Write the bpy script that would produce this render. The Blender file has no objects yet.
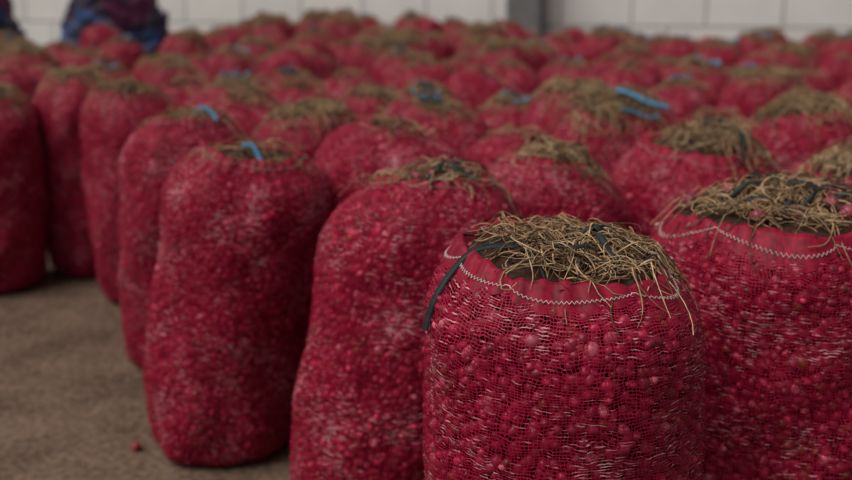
import bpy, bmesh, math, random
import numpy as np
from mathutils import Vector, noise as mnoise

random.seed(7)
scene = bpy.context.scene
scene.view_settings.view_transform = 'Standard'
scene.view_settings.look = 'None'

# ------------------------------------------------------------------ materials
def new_mat(name):
    m = bpy.data.materials.new(name); m.use_nodes = True
    nt = m.node_tree
    for n in list(nt.nodes): nt.nodes.remove(n)
    out = nt.nodes.new('ShaderNodeOutputMaterial')
    return m, nt, out

def N(nt, typ, **kw):
    n = nt.nodes.new(typ)
    for k, v in kw.items():
        setattr(n, k, v)
    return n

def math_node(nt, op, a, b=None):
    n = nt.nodes.new('ShaderNodeMath'); n.operation = op
    for i, x in enumerate((a, b)):
        if x is None: continue
        if isinstance(x, (int, float)): n.inputs[i].default_value = x
        else: nt.links.new(x, n.inputs[i])
    return n.outputs[0]

def attr_mat(name, rough=0.5, spec=0.4, mottled=0.25, scale=60):
    m, nt, out = new_mat(name)
    b = N(nt, 'ShaderNodeBsdfPrincipled')
    b.inputs['Roughness'].default_value = rough
    b.inputs['Specular IOR Level'].default_value = spec
    a = N(nt, 'ShaderNodeAttribute'); a.attribute_name = 'col'
    tc = N(nt, 'ShaderNodeTexCoord')
    no = N(nt, 'ShaderNodeTexNoise'); no.inputs['Scale'].default_value = scale
    nt.links.new(tc.outputs['Object'], no.inputs['Vector'])
    mr = N(nt, 'ShaderNodeMapRange')
    mr.inputs['From Min'].default_value = 0.3; mr.inputs['From Max'].default_value = 0.7
    mr.inputs['To Min'].default_value = 1 - mottled; mr.inputs['To Max'].default_value = 1 + mottled
    nt.links.new(no.outputs['Fac'], mr.inputs['Value'])
    vm = N(nt, 'ShaderNodeVectorMath', operation='SCALE')
    nt.links.new(a.outputs['Color'], vm.inputs[0]); nt.links.new(mr.outputs[0], vm.inputs['Scale'])
    nt.links.new(vm.outputs[0], b.inputs['Base Color'])
    nt.links.new(b.outputs[0], out.inputs[0])
    return m

MAT_CORE = attr_mat('sack_gap_shade', 0.9, 0.1)
MAT_BULB = attr_mat('shallot_skin', 0.42, 0.33, 0.45, 70)
MAT_LEAF = attr_mat('dry_leaf', 0.8, 0.15, 0.35, 80)
MAT_CLOTH = attr_mat('woven_plastic', 0.6, 0.25, 0.3, 90)

def net_mat():
    m, nt, out = new_mat('red_net')
    uv = N(nt, 'ShaderNodeUVMap'); uv.uv_map = 'UVMap'
    no = N(nt, 'ShaderNodeTexNoise'); no.inputs['Scale'].default_value = 16; no.inputs['Detail'].default_value = 4
    nt.links.new(uv.outputs[0], no.inputs['Vector'])
    sub = N(nt, 'ShaderNodeVectorMath', operation='SUBTRACT'); sub.inputs[1].default_value = (0.5, 0.5, 0.5)
    nt.links.new(no.outputs['Color'], sub.inputs[0])
    sc = N(nt, 'ShaderNodeVectorMath', operation='SCALE'); sc.inputs['Scale'].default_value = 0.035
    nt.links.new(sub.outputs[0], sc.inputs[0])
    add = N(nt, 'ShaderNodeVectorMath', operation='ADD')
    nt.links.new(uv.outputs[0], add.inputs[0]); nt.links.new(sc.outputs[0], add.inputs[1])
    sep = N(nt, 'ShaderNodeSeparateXYZ'); nt.links.new(add.outputs[0], sep.inputs[0])
    n4 = N(nt, 'ShaderNodeTexNoise'); n4.inputs['Scale'].default_value = 30.0
    nt.links.new(uv.outputs[0], n4.inputs['Vector'])
    th = math_node(nt, 'ADD', math_node(nt, 'MULTIPLY', n4.outputs['Fac'], 0.8), -0.08)
    h = math_node(nt, 'LESS_THAN', math_node(nt, 'FRACT', math_node(nt, 'MULTIPLY', sep.outputs[1], 1/0.0063)), th)
    v = math_node(nt, 'LESS_THAN', math_node(nt, 'FRACT', math_node(nt, 'MULTIPLY', sep.outputs[0], 1/0.0074)), 0.20)
    mask = math_node(nt, 'MAXIMUM', h, v)
    mp = N(nt, 'ShaderNodeMapping'); mp.inputs['Scale'].default_value = (40, 150, 1)
    nt.links.new(uv.outputs[0], mp.inputs[0])
    n2 = N(nt, 'ShaderNodeTexNoise'); n2.inputs['Scale'].default_value = 1.0; n2.inputs['Detail'].default_value = 2
    nt.links.new(mp.outputs[0], n2.inputs['Vector'])
    n3 = N(nt, 'ShaderNodeTexNoise'); n3.inputs['Scale'].default_value = 7.0
    nt.links.new(uv.outputs[0], n3.inputs['Vector'])
    s = math_node(nt, 'ADD', n2.outputs['Fac'], math_node(nt, 'MULTIPLY', n3.outputs['Fac'], 0.65))
    mr = N(nt, 'ShaderNodeMapRange'); mr.inputs['From Min'].default_value = 0.89; mr.inputs['From Max'].default_value = 1.05
    nt.links.new(s, mr.inputs['Value'])
    pale_sheen = math_node(nt, 'MULTIPLY', mr.outputs[0], h)  # pale thread dashes, with a whitish sheen painted into the colour in patches
    mix = N(nt, 'ShaderNodeMix', data_type='RGBA')
    mix.inputs[6].default_value = (0.33, 0.004, 0.033, 1); mix.inputs[7].default_value = (0.78, 0.36, 0.40, 1)
    nt.links.new(pale_sheen, mix.inputs[0])
    b = N(nt, 'ShaderNodeBsdfPrincipled'); b.inputs['Roughness'].default_value = 0.55; b.inputs['Specular IOR Level'].default_value = 0.2
    nt.links.new(mix.outputs[2], b.inputs['Base Color'])
    tr = N(nt, 'ShaderNodeBsdfTransparent')
    ms = N(nt, 'ShaderNodeMixShader')
    nt.links.new(mask, ms.inputs[0]); nt.links.new(tr.outputs[0], ms.inputs[1]); nt.links.new(b.outputs[0], ms.inputs[2])
    nt.links.new(ms.outputs[0], out.inputs[0])
    return m
MAT_NET = net_mat()
MATS = [MAT_CORE, MAT_BULB, MAT_NET, MAT_LEAF, MAT_CLOTH]
CORE, BULB, NET, LEAF, CLOTH = range(5)

# ------------------------------------------------------------------ mesh builder
def ico(sub):
    bm = bmesh.new(); bmesh.ops.create_icosphere(bm, subdivisions=sub, radius=1.0)
    r = np.array([v.co[:] for v in bm.verts]), np.array([[v.index for v in f.verts] for f in bm.faces]); bm.free(); return r
ICO = {1: ico(1), 2: ico(2)}
ICO_V, ICO_F = ICO[2]

class MB:
    def __init__(s): s.V=[]; s.F=[]; s.n=0
    def add(s, verts, faces, mat, col, uv=None):
        verts = np.asarray(verts, np.float32); faces = np.asarray(faces, np.int32)
        col = np.asarray(col, np.float32)
        if col.ndim == 1: col = np.tile(col[:3], (len(verts), 1))
        s.V.append((verts, col[:, :3])); s.F.append((faces + s.n, mat, uv)); s.n += len(verts)
    def grid(s, P, mat, col, closed=True, uv=None):
        a, b = P.shape[:2]
        i, j = np.meshgrid(np.arange(a-1), np.arange(b if closed else b-1), indexing='ij')
        j2 = (j+1) % b
        f = np.stack([i*b+j, i*b+j2, (i+1)*b+j2, (i+1)*b+j], -1).reshape(-1, 4)
        u = None
        if uv is not None:
            u = np.stack([uv[i, j], uv[i, j+1], uv[i+1, j+1], uv[i+1, j]], -2).reshape(-1, 4, 2)
        c = np.asarray(col, float)
        if c.ndim == 3: c = c.reshape(-1, 3)
        s.add(P.reshape(-1, 3), f, mat, c, u)
    def tube(s, path, r, mat, col, sides=5, closed=False):
        P = np.asarray(path, float); n = len(P)
        T = (np.roll(P, -1, 0) - np.roll(P, 1, 0)) if closed else np.gradient(P, axis=0)
        T /= np.linalg.norm(T, axis=1)[:, None] + 1e-9
        ref = np.array([0.13, 0.21, 0.97]); A = np.cross(T, ref); A /= np.linalg.norm(A, axis=1)[:, None] + 1e-9
        B = np.cross(T, A); th = np.arange(sides)/sides*2*np.pi
        rr = (np.asarray(r)*np.ones(n))[:, None, None]
        G = P[:, None] + rr*(np.cos(th)[None, :, None]*A[:, None] + np.sin(th)[None, :, None]*B[:, None])
        if closed: G = np.concatenate([G, G[:1]], 0)
        s.grid(G, mat, col)
    def ribbon(s, path, w, mat, col, side=None):
        P = np.asarray(path, float); T = np.gradient(P, axis=0); T /= np.linalg.norm(T, axis=1)[:, None]+1e-9
        if side is None: side = np.array([0.2, 0.1, 1.0])
        A = np.cross(T, side); A /= np.linalg.norm(A, axis=1)[:, None]+1e-9
        B = np.cross(T, A)*0.0006
        w = (np.asarray(w)*np.ones(len(P)))[:, None]
        G = np.stack([P-A*w/2+B, P+A*w/2+B, P+A*w/2-B, P-A*w/2-B], 1)
        s.grid(G, mat, col)
    def mesh(s, name, mats=MATS, smooth=True):
        V = np.concatenate([v for v, c in s.V]); C = np.concatenate([c for v, c in s.V])
        me = bpy.data.meshes.new(name)
        loops = np.concatenate([f.ravel() for f, m, u in s.F])
        sizes = np.concatenate([np.full(len(f), f.shape[1]) for f, m, u in s.F])
        starts = np.concatenate([[0], np.cumsum(sizes)[:-1]])
        mi = np.concatenate([np.full(len(f), m) for f, m, u in s.F])
        uv = np.concatenate([(u.reshape(-1, 2) if u is not None else np.zeros((f.size, 2))) for f, m, u in s.F])
        me.vertices.add(len(V)); me.vertices.foreach_set('co', V.astype(np.float32).ravel())
        me.loops.add(len(loops)); me.loops.foreach_set('vertex_index', loops.astype(np.int32))
        me.polygons.add(len(sizes)); me.polygons.foreach_set('loop_start', starts.astype(np.int32))
        me.polygons.foreach_set('material_index', mi.astype(np.int32))
        me.polygons.foreach_set('use_smooth', np.full(len(sizes), smooth))
        l = me.uv_layers.new(name='UVMap'); l.data.foreach_set('uv', uv.astype(np.float32).ravel())
        at = me.color_attributes.new('col', 'FLOAT_COLOR', 'POINT')
        at.data.foreach_set('color', np.concatenate([C, np.ones((len(C), 1))], 1).astype(np.float32).ravel())
        for m in mats: me.materials.append(m)
        me.update(calc_edges=True)
        return me

def make_obj(name, me, loc=(0, 0, 0), rot=0, scale=(1, 1, 1), tilt=(0, 0)):
    o = bpy.data.objects.new(name, me); scene.collection.objects.link(o)
    o.location = loc; o.rotation_euler = (tilt[0], tilt[1], rot); o.scale = scale
    return o

BLK = np.array([0.018, 0.026, 0.026]); BLU = np.array([0.045, 0.17, 0.28])
# ------------------------------------------------------------------ sack
def build_sack(name, seed, R=0.27, H=1.0, m=0.68, lean=(0, 0), strands=350, heap=0.045, heap_c=(0, 0),
               blue=0, black=0, top_bulbs=0, taper=0.0, cover=1.0, spread=1.0, ribbons=(), lod=1, zs=0.80, lump=1.0,
               hem=0.030, stitch=(0.36, 0.22, 0.22), rough=0.016):
    rng = np.random.default_rng(seed)
    zs = zs*H
    amax = math.acos(min(1, m**(1/0.62)))
    a = np.linspace(0, amax, 14)[1:]
    top = [(R*math.cos(x)**0.62, zs + (H-zs)*math.sin(x)/math.sin(amax)) for x in a]
    prof = [(0.0, 0.0), (0.70*R, 0.0), (0.84*R, 0.012), (0.93*R, 0.05), (0.99*R, 0.13), (1.03*R, 0.28*H), (1.03*R, 0.45*H), (1.005*R, 0.66*H), (R, zs)] + top
    prof = np.array(prof)
    d = np.concatenate([[0], np.cumsum(np.linalg.norm(np.diff(prof, axis=0), axis=1))])
    L = d[-1]; M = 400
    ss = np.linspace(0, L, M)
    pr = np.interp(ss, d, prof[:, 0]); pz = np.interp(ss, d, prof[:, 1])
    k = np.exp(-np.linspace(-2, 2, 25)**2); k /= k.sum()
    sm = lambda q: np.convolve(np.concatenate([2*q[0]-q[12:0:-1], q, 2*q[-1]-q[-2:-14:-1]]), k, 'valid')
    pr = sm(pr); pz = np.maximum(sm(pz), 0); pr[0] = 0
    nr = np.gradient(pz); nz = -np.gradient(pr); ln = np.hypot(nr, nz); nr /= ln; nz /= ln
    ph = rng.uniform(0, 6.28, 16); am = rng.uniform(0.6, 1.3, 16)*lump
    def deform(P):
        P = np.array(P, float); x, y, z = P[..., 0], P[..., 1], P[..., 2]
        th = np.arctan2(y, x); w = np.clip(z/0.15, 0, 1)
        kk = 1 + 0.026*am[0]*np.sin(2*th+ph[0]+1.5*z) + 0.020*am[1]*np.sin(3*th+ph[1]+4*z) + 0.018*am[2]*np.sin(5*th+ph[2]-7*z) \
             + 0.020*am[3]*np.sin(9*z+ph[3]+np.sin(2*th+ph[4])*1.8) + 0.010*am[5]*np.sin(9*th+ph[5]+11*z) \
             + 0.012*am[6]*np.sin(7*th+ph[8]+3*np.sin(8*z+ph[9])) + 0.012*am[7]*np.sin(22*z+ph[10]+2.5*np.sin(3*th+ph[11]))
        kk = kk - taper*(1-z/H)
        q = np.clip(z/H, 0, 1.3)
        X = x*kk + lean[0]*q**1.2; Y = y*kk + lean[1]*q**1.2
        qq = np.clip(z/H, 0, 1)**3
        Z = z + w*qq*(0.022*am[8]*np.sin(th+ph[6]) + 0.014*am[9]*np.sin(2*th+ph[7])*np.clip(np.hypot(x, y)/R, 0, 1))*np.clip(np.hypot(x, y)/R*1.3, 0, 1)
        return np.stack([X, Y, Z], -1)
    def surf(s, th, off):
        r = np.interp(s, ss, pr) + np.interp(s, ss, nr)*off
        z = np.interp(s, ss, pz) + np.interp(s, ss, nz)*off
        return np.stack([r*np.cos(th), r*np.sin(th), np.maximum(z, 0.001)], -1)
    B = MB()
    na = 72; th = np.arange(na)/na*2*np.pi; sv = np.linspace(0, L, 60)
    S_, T_ = np.meshgrid(sv, th, indexing='ij')
    B.grid(deform(surf(S_, T_, -0.021)), CORE, (0.025, 0.001, 0.005))  # near-black core paints the shade in the gaps between shallots
    s0 = ss[np.argmax(pr > 0.86*R)]
    rows = np.arange(s0, L, 0.0188); SS=[]; TT=[]
    for i, s in enumerate(rows):
        r = np.interp(s, ss, pr); n = max(6, int(2*np.pi*r/0.0225))
        t = (np.arange(n)+0.5*(i % 2))/n*2*np.pi + rng.normal(0, 0.0050/r, n)
        SS.append(s + rng.normal(0, 0.0050, n)); TT.append(t)
    SS = np.concatenate(SS); TT = np.concatenate(TT); keep = rng.random(len(SS)) > 0.06
    SS, TT = SS[keep], TT[keep]; n = len(SS)
    rad = rng.uniform(0.0085, 0.0150, n)
    C = deform(surf(SS, TT, 0))
    Cin = deform(surf(SS, TT, -0.02)); dirn = (Cin-C)/0.02
    C = C + dirn*(rad*rng.uniform(0.80, 1.45, n))[:, None]
    def blobs(C, rad, colr, stretch=1.12, inward=None, lod=lod):
        iv, jf = ICO[lod]
        n = len(C); q = rng.normal(size=(n, 4)); q /= np.linalg.norm(q, axis=1)[:, None]
        w, x, y, z = q.T
        Rm = np.stack([1-2*(y*y+z*z), 2*(x*y-z*w), 2*(x*z+y*w), 2*(x*y+z*w), 1-2*(x*x+z*z), 2*(y*z-x*w),
                       2*(x*z-y*w), 2*(y*z+x*w), 1-2*(x*x+y*y)], -1).reshape(n, 3, 3)
        base = iv.copy(); base[:, 2] *= stretch
        base[:, 2] *= 1+0.22*np.abs(iv[:, 2])**6
        var = rng.uniform(0.82, 1.15, (n, 1, 3))
        O = np.einsum('nij,nvj->nvi', Rm, base[None]*var)
        V = O*rad[:, None, None] + C[:, None]
        V[..., 2] = np.maximum(V[..., 2], 0.001)
        F = jf[None] + (np.arange(n)*len(iv))[:, None, None]
        if inward is not None:
            fc = O[:, jf].mean(2); dt = np.einsum('nfi,ni->nf', fc, inward)
            F = F[dt < 0.25]
        else: F = F.reshape(-1, 3)
        col = np.repeat(colr, len(iv), 0)
        V = V.reshape(-1, 3)
        used = np.zeros(len(V), bool); used[F.ravel()] = True; mp = np.cumsum(used)-1
        B.add(V[used], mp[F], BULB, col[used])
    def bulbcol(n):
        t = rng.random(n)[:, None]; c = (1-t)*np.array([0.17, 0.004, 0.021]) + t*np.array([0.40, 0.013, 0.053])
        u = rng.random(n)[:, None]
        c = np.where(u < 0.05, np.array([0.52, 0.09, 0.14]), c)
        c = np.where(u > 0.87, np.array([0.19, 0.020, 0.017]), c)
        return c*rng.uniform(0.62, 1.2, (n, 1))
    blobs(C, rad, bulbcol(n), inward=dirn)
    na = 160 if lod == 2 else 100; nv = 130 if lod == 2 else 80
    th = np.arange(na)/na*2*np.pi; sv = np.linspace(0, L, nv)
    S_, T_ = np.meshgrid(sv, th, indexing='ij')
    off = 0.0002 + rng.normal(0, 0.0016, S_.shape)
    T2, S2 = np.meshgrid(np.arange(na+1)/na*2*np.pi, sv)
    B.grid(deform(surf(S_, T_, off)), NET, (1, 0, 0), uv=np.stack([T2*R+seed*0.37, S2], -1))
    mr = m*R
    pr_s = np.maximum.accumulate(pr[::-1][:260]); pz_s = pz[::-1][:260]
    hc = np.array(heap_c); hp = rng.uniform(0, 6.28, 6)
    def moundz(x, y):
        r = np.hypot(x, y); rh = np.hypot(x-hc[0], y-hc[1])/(mr*1.12)
        bump = rough*(np.sin(23*x+hp[0]+2*np.sin(19*y+hp[1])) + np.sin(27*y+hp[2]+2*np.sin(15*x+hp[3])))
        inside = H + heap*np.clip(1-rh**2, 0, 1)**0.7 + bump*np.clip(1-(r/mr)**4, 0, 1)*0.6
        r_out = np.interp(r, pr_s, pz_s)
        r_far = np.where(r > R, zs-(r-R)*3, r_out)
        return np.where(r < mr, inside, r_far)
    rg = np.linspace(0, 1, 20)*mr; th = np.arange(48)/48*2*np.pi
    Rg, Tg = np.meshgrid(rg, th, indexing='ij'); X = Rg*np.cos(Tg); Y = Rg*np.sin(Tg)
    Z = moundz(X*0.995, Y*0.995) + rng.normal(0, 0.004, X.shape) - 0.006
    Z[-1] = H-0.006
    B.grid(deform(np.stack([X, Y, Z], -1)), LEAF, (0.055, 0.026, 0.017))
    nh = 220; th = np.arange(nh)/nh*2*np.pi
    def swag(th): return np.abs(np.sin(th*3.5+ph[2]+0.5*np.sin(2*th+ph[3])))**0.6
    sw = swag(th); pl = np.sin(th*26+2*np.sin(th*3+ph[1]))
    irr = 0.012*np.sin(2*th+ph[12])+0.008*np.sin(5*th+ph[13])
    ring = []
    wsk = hem*(R/0.27)
    for f, dz in ((-0.5, -0.012), (-0.25, 0.006), (0.0, 0.014), (0.25, 0.011), (0.55, 0.001), (0.8, 0.0), (1.0, -0.006)):
        r = mr + irr*0.6 + f*wsk*(0.45+0.75*sw) + 0.003*pl*(0.3+max(f, 0))
        z = np.interp(r, pr_s, pz_s) + 0.004 + dz*(0.5+0.8*sw) + 0.003*pl
        ring.append(np.stack([r*np.cos(th), r*np.sin(th), z], -1))
    ring = np.array(ring)
    hemc = np.tile(np.array([0.30, 0.004, 0.030]), (ring.shape[0]*nh, 1))*rng.uniform(0.5, 1.1, (ring.shape[0]*nh, 1))
    B.grid(deform(ring), CLOTH, hemc)
    nz_ = 300; th = np.arange(nz_)/nz_*2*np.pi; sw = swag(th); irr = 0.012*np.sin(2*th+ph[12])+0.008*np.sin(5*th+ph[13])
    r = mr + irr*0.6 + (0.66+0.14*(np.arange(nz_) % 2))*wsk*(0.45+0.75*sw)
    z = np.interp(r, pr_s, pz_s) + 0.0085
    pts = deform(np.stack([r*np.cos(th), r*np.sin(th), z], -1))
    B.tube(pts, 0.0011, CLOTH, stitch, sides=4, closed=True)
    tan = np.array([0.43, 0.27, 0.145]); brn = np.array([0.17, 0.088, 0.05]); pal = np.array([0.60, 0.43, 0.26]); grn = np.array([0.05, 0.045, 0.038])
    clus = [(rng.uniform(0, 6.283), rng.uniform(0, 1)) for _ in range(7)]
    for i in range(strands):
        rr = mr*cover*math.sqrt(rng.random()); t0 = rng.uniform(0, 6.283)
        if rng.random() < 0.35:
            ct, cr_ = clus[rng.integers(7)]; t0 = ct+rng.normal(0, .3); rr = mr*cover*min(1.25, abs(cr_+rng.normal(0, .15)))
        x = hc[0]+rr*math.cos(t0); y = hc[1]+rr*math.sin(t0)
        psi = rng.uniform(0, 6.283); Ln = rng.uniform(0.05, 0.15)*spread; ns = 9; ds = Ln/ns
        curv = rng.normal(0, 20); hh = rng.uniform(0, 0.020)+0.003; arch = rng.uniform(0, 0.026) if rng.random() < .5 else 0
        pts = []
        dc = rng.normal(0, 6)
        for j in range(ns+1):
            u = j/ns
            z = float(moundz(np.array(x), np.array(y))) + hh + arch*math.sin(math.pi*u) + 0.003*math.sin(9*u+t0)
            rad_ = math.hypot(x, y)
            if pts and z < pts[-1][2]-ds*1.2: z = pts[-1][2]-ds*1.2
            pts.append((x, y, z))
            if rad_ > R*1.0: break
            x += ds*math.cos(psi); y += ds*math.sin(psi); psi += curv*ds; curv += dc
        if len(pts) < 4: continue
        u = rng.random()
        c = pal if u < .18 else (tan if u < .64 else (brn if u < .90 else grn))
        c = c*rng.uniform(0.55, 1.15)
        w0 = rng.uniform(0.0010, 0.0025)
        wr = w0*np.linspace(1.0, 0.45, len(pts))
        B.tube(deform(pts), wr, LEAF, c, sides=3)
    if top_bulbs:
        nb = top_bulbs; rr = mr*0.95*np.sqrt(rng.random(nb)); tt = rng.uniform(0, 6.283, nb)
        x = rr*np.cos(tt); y = rr*np.sin(tt)
        P = deform(np.stack([x, y, moundz(x, y)+0.012], -1)); rd = rng.uniform(0.012, 0.018, nb)
        cc = np.tile(np.array([0.30, 0.05, 0.075]), (nb, 1))*rng.uniform(0.5, 1.2, (nb, 1))
        blobs(P, rd, cc, 1.1, lod=2)
    def flutter(col, cnt, w, Ls, up=0.016):
        for i in range(cnt):
            t0 = rng.uniform(0, 6.283); rr = rng.uniform(0.0, 0.6)*mr
            x, y = rr*math.cos(t0), rr*math.sin(t0); psi = t0+rng.normal(0, 1.0); Ln = rng.uniform(*Ls); ns = 14
            cv = rng.normal(0, 12); pts = []
            for j in range(ns+1):
                u = j/ns
                pts.append((x, y, float(moundz(np.array(x), np.array(y)))+up+0.03*math.sin(math.pi*u)**2+0.006*math.sin(8*u)))
                x += Ln/ns*math.cos(psi); y += Ln/ns*math.sin(psi); psi += cv*Ln/ns
                if math.hypot(x, y) > R*.95: break
            if len(pts) > 3:
                B.ribbon(deform(pts), w*(1+.3*np.sin(np.arange(len(pts)))), CLOTH, col*rng.uniform(.8, 1.3), side=np.array([rng.normal()*.6, rng.normal()*.6, 0.8]))
    flutter(BLU, blue, 0.018, (0.07, 0.20), 0.024)
    flutter(BLK, black, 0.011, (0.08, 0.18))
    for pts, w, col, *sd in ribbons:
        P = np.array(pts, float); tt = np.linspace(0, len(P)-1, 30)
        P2 = np.stack([np.interp(tt, np.arange(len(P)), P[:, q]) for q in range(3)], -1)
        for _ in range(6): P2[1:-1] = P2[:-2]*.25+P2[1:-1]*.5+P2[2:]*.25
        B.ribbon(deform(P2), w, CLOTH, col, side=np.array(sd[0] if sd else [0.1, 0.6, 0.8]))
    return B.mesh(name)

WHT = (0.62, 0.48, 0.47)
SIDE = (0, -.8, .6)
heroes = [
 (0.262, 1.84, dict(seed=1, lod=2, R=0.268, H=1.010, m=0.70, zs=0.87, strands=820, heap=0.026, heap_c=(0.035, 0.005), cover=0.84, spread=0.95, black=4, stitch=WHT, lump=0.8, rough=.010, hem=.032,
    ribbons=[([(-0.262,-0.09,0.89),(-0.25,-0.08,0.945),(-0.22,-0.06,0.99),(-0.18,-0.05,1.03),(-0.12,-0.05,1.045),(-0.06,-0.07,1.045)], 0.013, BLK, (-.3, -.6, .8)),
             ([(-0.20,0.05,1.02),(-0.12,0.0,1.04),(-0.08,-0.06,1.04),(-0.06,-0.12,1.045),(-0.05,-0.175,1.02)], 0.009, BLK)])),
 (0.80, 2.24, dict(seed=2, lod=2, R=0.285, H=1.01, m=0.78, zs=0.87, strands=760, heap=0.032, cover=0.88, spread=1.0, black=10, top_bulbs=26, stitch=WHT, hem=.034)),
 (-0.13, 2.69, dict(seed=3, lod=2, R=0.272, H=1.0, m=0.50, lean=(0.15, 0), strands=240, heap=0.02, black=5, top_bulbs=8, cover=1.1, lump=1.15)),
 (-0.69, 3.18, dict(seed=4, R=0.265, H=1.0, m=0.52, zs=.82, lean=(0.13, 0), strands=100, heap=0.006, taper=0.06, cover=1.2, lump=1.2,
    ribbons=[([(-0.03,-0.03,1.02),(-0.02,-0.06,1.045),(0.01,-0.07,1.05),(0.03,-0.09,1.03),(0.05,-0.11,1.01)], 0.015, BLU, SIDE)])),
 (-1.02, 4.00, dict(seed=5, R=0.258, H=1.01, m=0.53, lean=(0.08, -0.05), strands=170, heap=0.02, cover=1.15, lump=1.2,
    ribbons=[([(0.03,-0.02,1.04),(0.05,-0.05,1.07),(0.09,-0.07,1.065),(0.12,-0.09,1.04),(0.14,-0.11,1.02)], 0.018, BLU, SIDE)])),
 (-1.40, 4.90, dict(seed=6, R=0.258, H=1.03, m=0.60, lean=(-0.04, 0), strands=330, heap=0.035, cover=1.12, lump=1.2)),
 (-1.86, 5.42, dict(seed=8, R=0.245, H=1.05, m=0.56, lean=(-0.02, 0), strands=330, heap=0.04, cover=1.15, lump=1.2)),
 (-2.27, 5.10, dict(seed=9, R=0.26, H=1.00, m=0.58, lean=(0.03, 0), strands=330, heap=0.03, cover=1.15, lump=1.2)),
 (0.38, 3.03, dict(seed=10, R=0.255, H=1.0, m=0.48, strands=380, heap=0.035, heap_c=(0.04, 0), black=4, cover=1.0, lump=1.2)),
 (0.90, 3.32, dict(seed=11, R=0.280, H=1.01, m=0.60, strands=560, heap=0.040, heap_c=(0.06, 0), cover=.95, black=3, lump=1.2)),
]
placed = []
for x, y, kw in heroes:
    me = build_sack('onion_sack_mesh_%d' % kw['seed'], **kw)
    make_obj('onion_sack', me, (x, y, 0)); placed.append((x, y))

G = [
 build_sack('onion_sack_heaped', 21, m=0.64, strands=520, heap=0.050, lump=1.4, cover=1.12),
 build_sack('onion_sack_leafy', 22, m=0.52, strands=360, heap=0.035, lean=(0.05, 0.02), black=2, lump=1.5, heap_c=(0.04, 0), zs=.76, cover=1.15),
 build_sack('onion_sack_domed', 23, m=0.30, strands=80, heap=0.015, H=1.02, zs=.76, lump=1.5, hem=.018, cover=1.5),
 build_sack('onion_sack_tied', 24, m=0.40, strands=170, heap=0.025, blue=3, lean=(-0.05, 0.02), lump=1.5, zs=.76, cover=1.3, hem=.02),
 build_sack('onion_sack_flat', 25, m=0.48, strands=270, heap=0.03, blue=2, R=0.265, lump=1.5, cover=1.25, heap_c=(-0.03, 0.03), hem=.02),
 build_sack('onion_sack_puckered', 26, m=0.34, strands=70, heap=0.02, H=0.98, zs=.74, lump=1.6, cover=1.7, lean=(0.02, 0.05), hem=.018),
 build_sack('onion_sack_ribboned', 27, m=0.60, strands=520, heap=0.05, lump=1.3, cover=1.2,
    ribbons=[([(0.0,-0.05,1.09),(0.05,-0.09,1.09),(0.10,-0.13,1.07),(0.16,-0.15,1.055),(0.20,-0.15,1.04)], 0.020, BLU*1.1, SIDE),
             ([(0.0,-0.14,1.05),(0.05,-0.17,1.045),(0.10,-0.19,1.03),(0.14,-0.2,1.03)], 0.013, BLU*.6, SIDE)]),
]
print('FACES', sum(len(m.polygons) for m in bpy.data.meshes))
def put(g, x, y, rot=None, s=1.0, sz=1.0):
    tl = (random.gauss(0, .022), random.gauss(0, .022)) if g != 6 else (0, 0)
    make_obj('onion_sack', G[g], (x, y, -0.003), random.uniform(0, 6.28) if rot is None else rot, (s, s, sz), tl); placed.append((x, y))

put(0, 1.27, 2.80, sz=0.99)
put(2, -0.13, 3.50, s=1.06, sz=1.02)
put(5, 0.36, 3.80, s=0.98, sz=0.98)
put(0, -0.50, 4.20, s=1.0, sz=0.99)
put(0, 1.55, 4.05, s=1.07, sz=1.02)
put(6, 0.78, 4.20, rot=0.0, s=1.09, sz=1.04)
put(3, 0.08, 4.45, s=0.98, sz=1.0)
put(2, 1.48, 3.42, s=1.0, sz=0.95)
put(2, -0.90, 4.70, s=1.0)

FX = [-9, -2.25, -1.85, -1.4, -1.0, -0.6, 0, 0.3, 0.8, 6]
FY = [5.0, 5.10, 5.4, 4.9, 4.0, 3.3, 2.7, 2.0, 2.23, 2.2]
row = 0; y = 2.9
while y < 14.5:
    xx = -7.0 + (0.27 if row % 2 else 0)
    while xx < 7.0:
        px = xx+random.uniform(-.08, .08); py = y+random.uniform(-.07, .07)
        ok = abs(px) < 0.45*py+0.7 and py > np.interp(px, FX, FY)+0.3 and py < 12.45-0.3*px
        if math.hypot(px-0.95, py-2.75) < 0.4: ok = False
        if px < -2.3 and py > 9.9: ok = False
        if math.hypot(px-1.25, py-12.3) < 0.62: ok = False
        if ok and all(math.hypot(px-a, py-b) > 0.465 for a, b in placed):
            g = random.choices([0, 1, 2, 3, 4, 5], [2.2, 2.2, 2.6, 2.2, 2.2, 2.8])[0]
            put(g, px, py, s=random.uniform(.94, 1.07), sz=random.uniform(.92, 1.07)+max(0, py-6.5)*(0.030 if px < 1 else 0.012))
        xx += 0.52
    y += 0.46; row += 1

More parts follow.
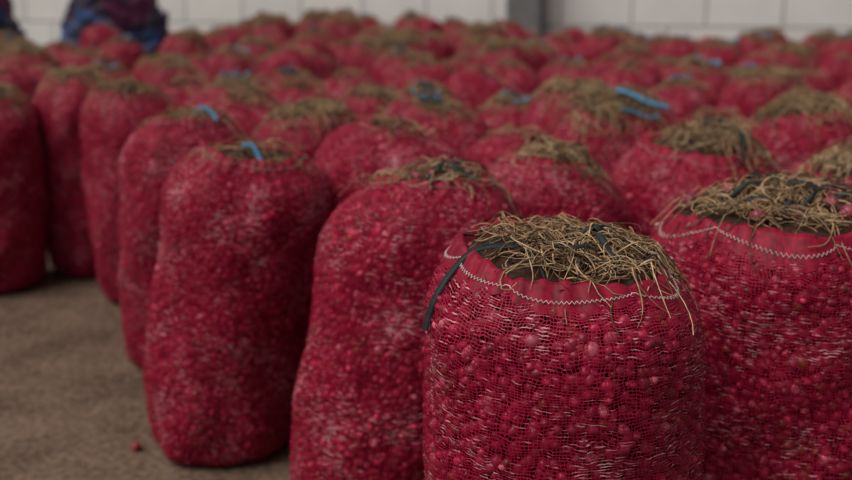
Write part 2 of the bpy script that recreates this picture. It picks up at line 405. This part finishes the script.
# ------------------------------------------------------------------ floor
m, nt, out = new_mat('dusty_concrete')
tc = N(nt, 'ShaderNodeTexCoord'); b = N(nt, 'ShaderNodeBsdfPrincipled'); b.inputs['Roughness'].default_value = 0.95
b.inputs['Specular IOR Level'].default_value = 0.1
n1 = N(nt, 'ShaderNodeTexNoise'); n1.inputs['Scale'].default_value = 2.2; n1.inputs['Detail'].default_value = 9; n1.inputs['Roughness'].default_value = 0.7
n2 = N(nt, 'ShaderNodeTexNoise'); n2.inputs['Scale'].default_value = 38.0; n2.inputs['Detail'].default_value = 6
for n in (n1, n2): nt.links.new(tc.outputs['Object'], n.inputs['Vector'])
s = math_node(nt, 'ADD', math_node(nt, 'MULTIPLY', n1.outputs['Fac'], 0.5), math_node(nt, 'MULTIPLY', n2.outputs['Fac'], 0.5))
cr = N(nt, 'ShaderNodeValToRGB'); cr.color_ramp.elements[0].position = 0.40; cr.color_ramp.elements[1].position = 0.60
cr.color_ramp.elements[0].color = (0.072, 0.045, 0.033, 1); cr.color_ramp.elements[1].color = (0.205, 0.137, 0.100, 1)
nt.links.new(s, cr.inputs[0]); nt.links.new(cr.outputs[0], b.inputs['Base Color'])
bp = N(nt, 'ShaderNodeBump'); bp.inputs['Strength'].default_value = 0.8; bp.inputs['Distance'].default_value = 0.02
nt.links.new(s, bp.inputs['Height']); nt.links.new(bp.outputs[0], b.inputs['Normal']); nt.links.new(b.outputs[0], out.inputs[0])
B = MB()
B.add([(-10, -3, 0), (10, -3, 0), (10, 17, 0), (-10, 17, 0)], [[0, 1, 2, 3]], 0, (1, 1, 1))
make_obj('floor', B.mesh('floor', [m], False))

# ------------------------------------------------------------------ back wall of white painted blocks
m, nt, out = new_mat('white_block_wall')
tc = N(nt, 'ShaderNodeTexCoord'); sp = N(nt, 'ShaderNodeSeparateXYZ'); cb = N(nt, 'ShaderNodeCombineXYZ')
nt.links.new(tc.outputs['Object'], sp.inputs[0]); nt.links.new(sp.outputs[0], cb.inputs[0]); nt.links.new(sp.outputs[2], cb.inputs[1])
br = N(nt, 'ShaderNodeTexBrick'); br.inputs['Scale'].default_value = 1.0
br.inputs['Brick Width'].default_value = 0.85; br.inputs['Row Height'].default_value = 0.38; br.inputs['Mortar Size'].default_value = 0.014
br.inputs['Color1'].default_value = (0.80, 0.79, 0.75, 1); br.inputs['Color2'].default_value = (0.68, 0.68, 0.65, 1); br.inputs['Mortar'].default_value = (0.34, 0.34, 0.32, 1)
nt.links.new(cb.outputs[0], br.inputs[0])
no = N(nt, 'ShaderNodeTexNoise'); no.inputs['Scale'].default_value = 1.3; no.inputs['Detail'].default_value = 6
nt.links.new(tc.outputs['Object'], no.inputs['Vector'])
mr = N(nt, 'ShaderNodeMapRange'); mr.inputs['To Min'].default_value = 0.75; mr.inputs['To Max'].default_value = 1.15; nt.links.new(no.outputs['Fac'], mr.inputs['Value'])
vm = N(nt, 'ShaderNodeVectorMath', operation='SCALE'); nt.links.new(br.outputs['Color'], vm.inputs[0]); nt.links.new(mr.outputs[0], vm.inputs['Scale'])
b = N(nt, 'ShaderNodeBsdfPrincipled'); b.inputs['Roughness'].default_value = 0.8
nt.links.new(vm.outputs[0], b.inputs['Base Color']); nt.links.new(b.outputs[0], out.inputs[0])
def box(B, x0, x1, y0, y1, z0, z1, mat=0, col=(1, 1, 1)):
    V = [(x, y, z) for x in (x0, x1) for y in (y0, y1) for z in (z0, z1)]
    B.add(V, [[0, 1, 3, 2], [4, 6, 7, 5], [0, 4, 5, 1], [2, 3, 7, 6], [0, 2, 6, 4], [1, 5, 7, 3]], mat, col)
WR = -math.atan(0.3)
B = MB(); box(B, -9.5, 9.5, 0, 0.2, 0, 4.0)
make_obj('wall_back', B.mesh('wall_back', [m], False), (0, 12.9, 0), WR)
mc = attr_mat('grey_concrete', 0.8, 0.2, 0.15, 6)
B = MB(); box(B, -0.2, 0.2, -0.35, 0, 0, 4.0, 0, (0.17, 0.17, 0.17)); box(B, -0.25, 0.25, -0.40, 0, 0, 0.3, 0, (0.15, 0.15, 0.15))
make_obj('concrete_column', B.mesh('concrete_column', [mc], False), (1.25, 12.9-0.375, 0), WR)

# ------------------------------------------------------------------ heaps of folded tarpaulins / empty sacks
def cloth_heap(name, cx, cy, rx, ry, hz, cols, seed):
    nu, nv = 140, 80
    t = np.arange(nu)/nu*2*np.pi; q = np.linspace(0, 1, nv)
    P = np.zeros((nv, nu, 3)); C = np.zeros((nv, nu, 3))
    for i in range(nv):
        for j in range(nu):
            a = q[i]*math.pi/2; r = max(0.0, math.cos(a))**0.75; z = math.sin(a)**0.9
            x = rx*r*math.cos(t[j]); y = ry*r*math.sin(t[j]); zz = hz*z
            n = mnoise.noise(Vector((x*1.7+seed, y*1.7, zz*3.5)))*0.3 + abs(mnoise.noise(Vector((x*5, y*5+seed, zz*8))))*0.2
            f = 1+n*.85
            P[i, j] = (cx+x*f, cy+y*f, max(0, zz*(1+0.5*n)))
            k = int((mnoise.noise(Vector((x*2.8+seed*2, y*2.8, zz*4)))*0.95+0.5)*len(cols))
            C[i, j] = cols[max(0, min(len(cols)-1, k))]
    P[..., 0] = np.clip(P[..., 0], cx-rx*1.12, cx+rx*1.2)
    B = MB(); B.grid(P, 0, C); return make_obj(name, B.mesh(name, [MAT_CLOTH]))
cloth_heap('tarpaulin_heap', -3.32, 10.9, 0.66, 0.5, 1.8, [(0.10, 0.02, 0.06), (0.02, 0.02, 0.035), (0.04, 0.03, 0.06), (0.04, 0.10, 0.27), (0.03, 0.03, 0.05)], 3)
cloth_heap('empty_net_sack_heap', -4.80, 10.8, 0.58, 0.5, 1.85, [(0.04, 0.02, 0.05), (0.22, 0.02, 0.10), (0.02, 0.03, 0.06), (0.04, 0.08, 0.24), (0.14, 0.02, 0.06)], 8)

# ------------------------------------------------------------------ loose shallots & straw on the floor
rng = np.random.default_rng(5)
B = MB()
for (x, y, r) in [(-0.98, 3.12, 0.016), (-0.80, 2.80, 0.014), (-1.95, 4.3, 0.011)]:
    V = ICO_V*np.array([r, r*1.15, r]); V[:, 2] += r; V[:, 0] *= 1+0.2*np.abs(ICO_V[:, 1])**4
    B.add(V+np.array([x, y, 0]), ICO_F, BULB, (0.26, 0.02, 0.035))
for i in range(420):
    x = rng.uniform(-3.2, 0.2); y = rng.uniform(2.0, 5.2)
    if y > np.interp(x, FX, FY)-0.35: continue
    a = rng.uniform(0, 6.28); l = rng.uniform(.008, .05); cu = rng.normal(0, .4)
    p = [(x+l*u*math.cos(a+cu*u), y+l*u*math.sin(a+cu*u), 0.002) for u in np.linspace(0, 1, 5)]
    B.tube(p, rng.uniform(.0008, .0022), LEAF, np.array([0.30, 0.20, 0.13])*rng.uniform(.2, 1.2), sides=3)
make_obj('loose_shallots_and_straw', B.mesh('loose_shallots_and_straw'))

# ------------------------------------------------------------------ light
w = bpy.data.worlds.new('overcast'); scene.world = w; w.use_nodes = True
bg = w.node_tree.nodes['Background']; bg.inputs[0].default_value = (0.98, 0.97, 1.0, 1); bg.inputs[1].default_value = 0.28
def sun(name, el, az, e, ang, col):
    l = bpy.data.lights.new(name, 'SUN'); l.energy = e; l.angle = math.radians(ang); l.color = col
    o = bpy.data.objects.new(name, l); scene.collection.objects.link(o)
    d = Vector((math.cos(el)*math.sin(az), math.cos(el)*math.cos(az), math.sin(el)))
    o.rotation_euler = d.to_track_quat('Z', 'Y').to_euler(); o.location = (0, 0, 6)
sun('daylight_sun', math.radians(54), math.radians(-120), 2.7, 42, (1.0, 0.96, 0.90))

cam = bpy.data.cameras.new('camera'); co = bpy.data.objects.new('camera', cam); scene.collection.objects.link(co)
co.location = (0, 0, 1.5); co.rotation_euler = (math.radians(90-13.77), 0, 0)
cam.lens = 42.25; cam.sensor_width = 36
cam.dof.use_dof = True; cam.dof.focus_distance = 1.75; cam.dof.aperture_fstop = 2.1
scene.camera = co
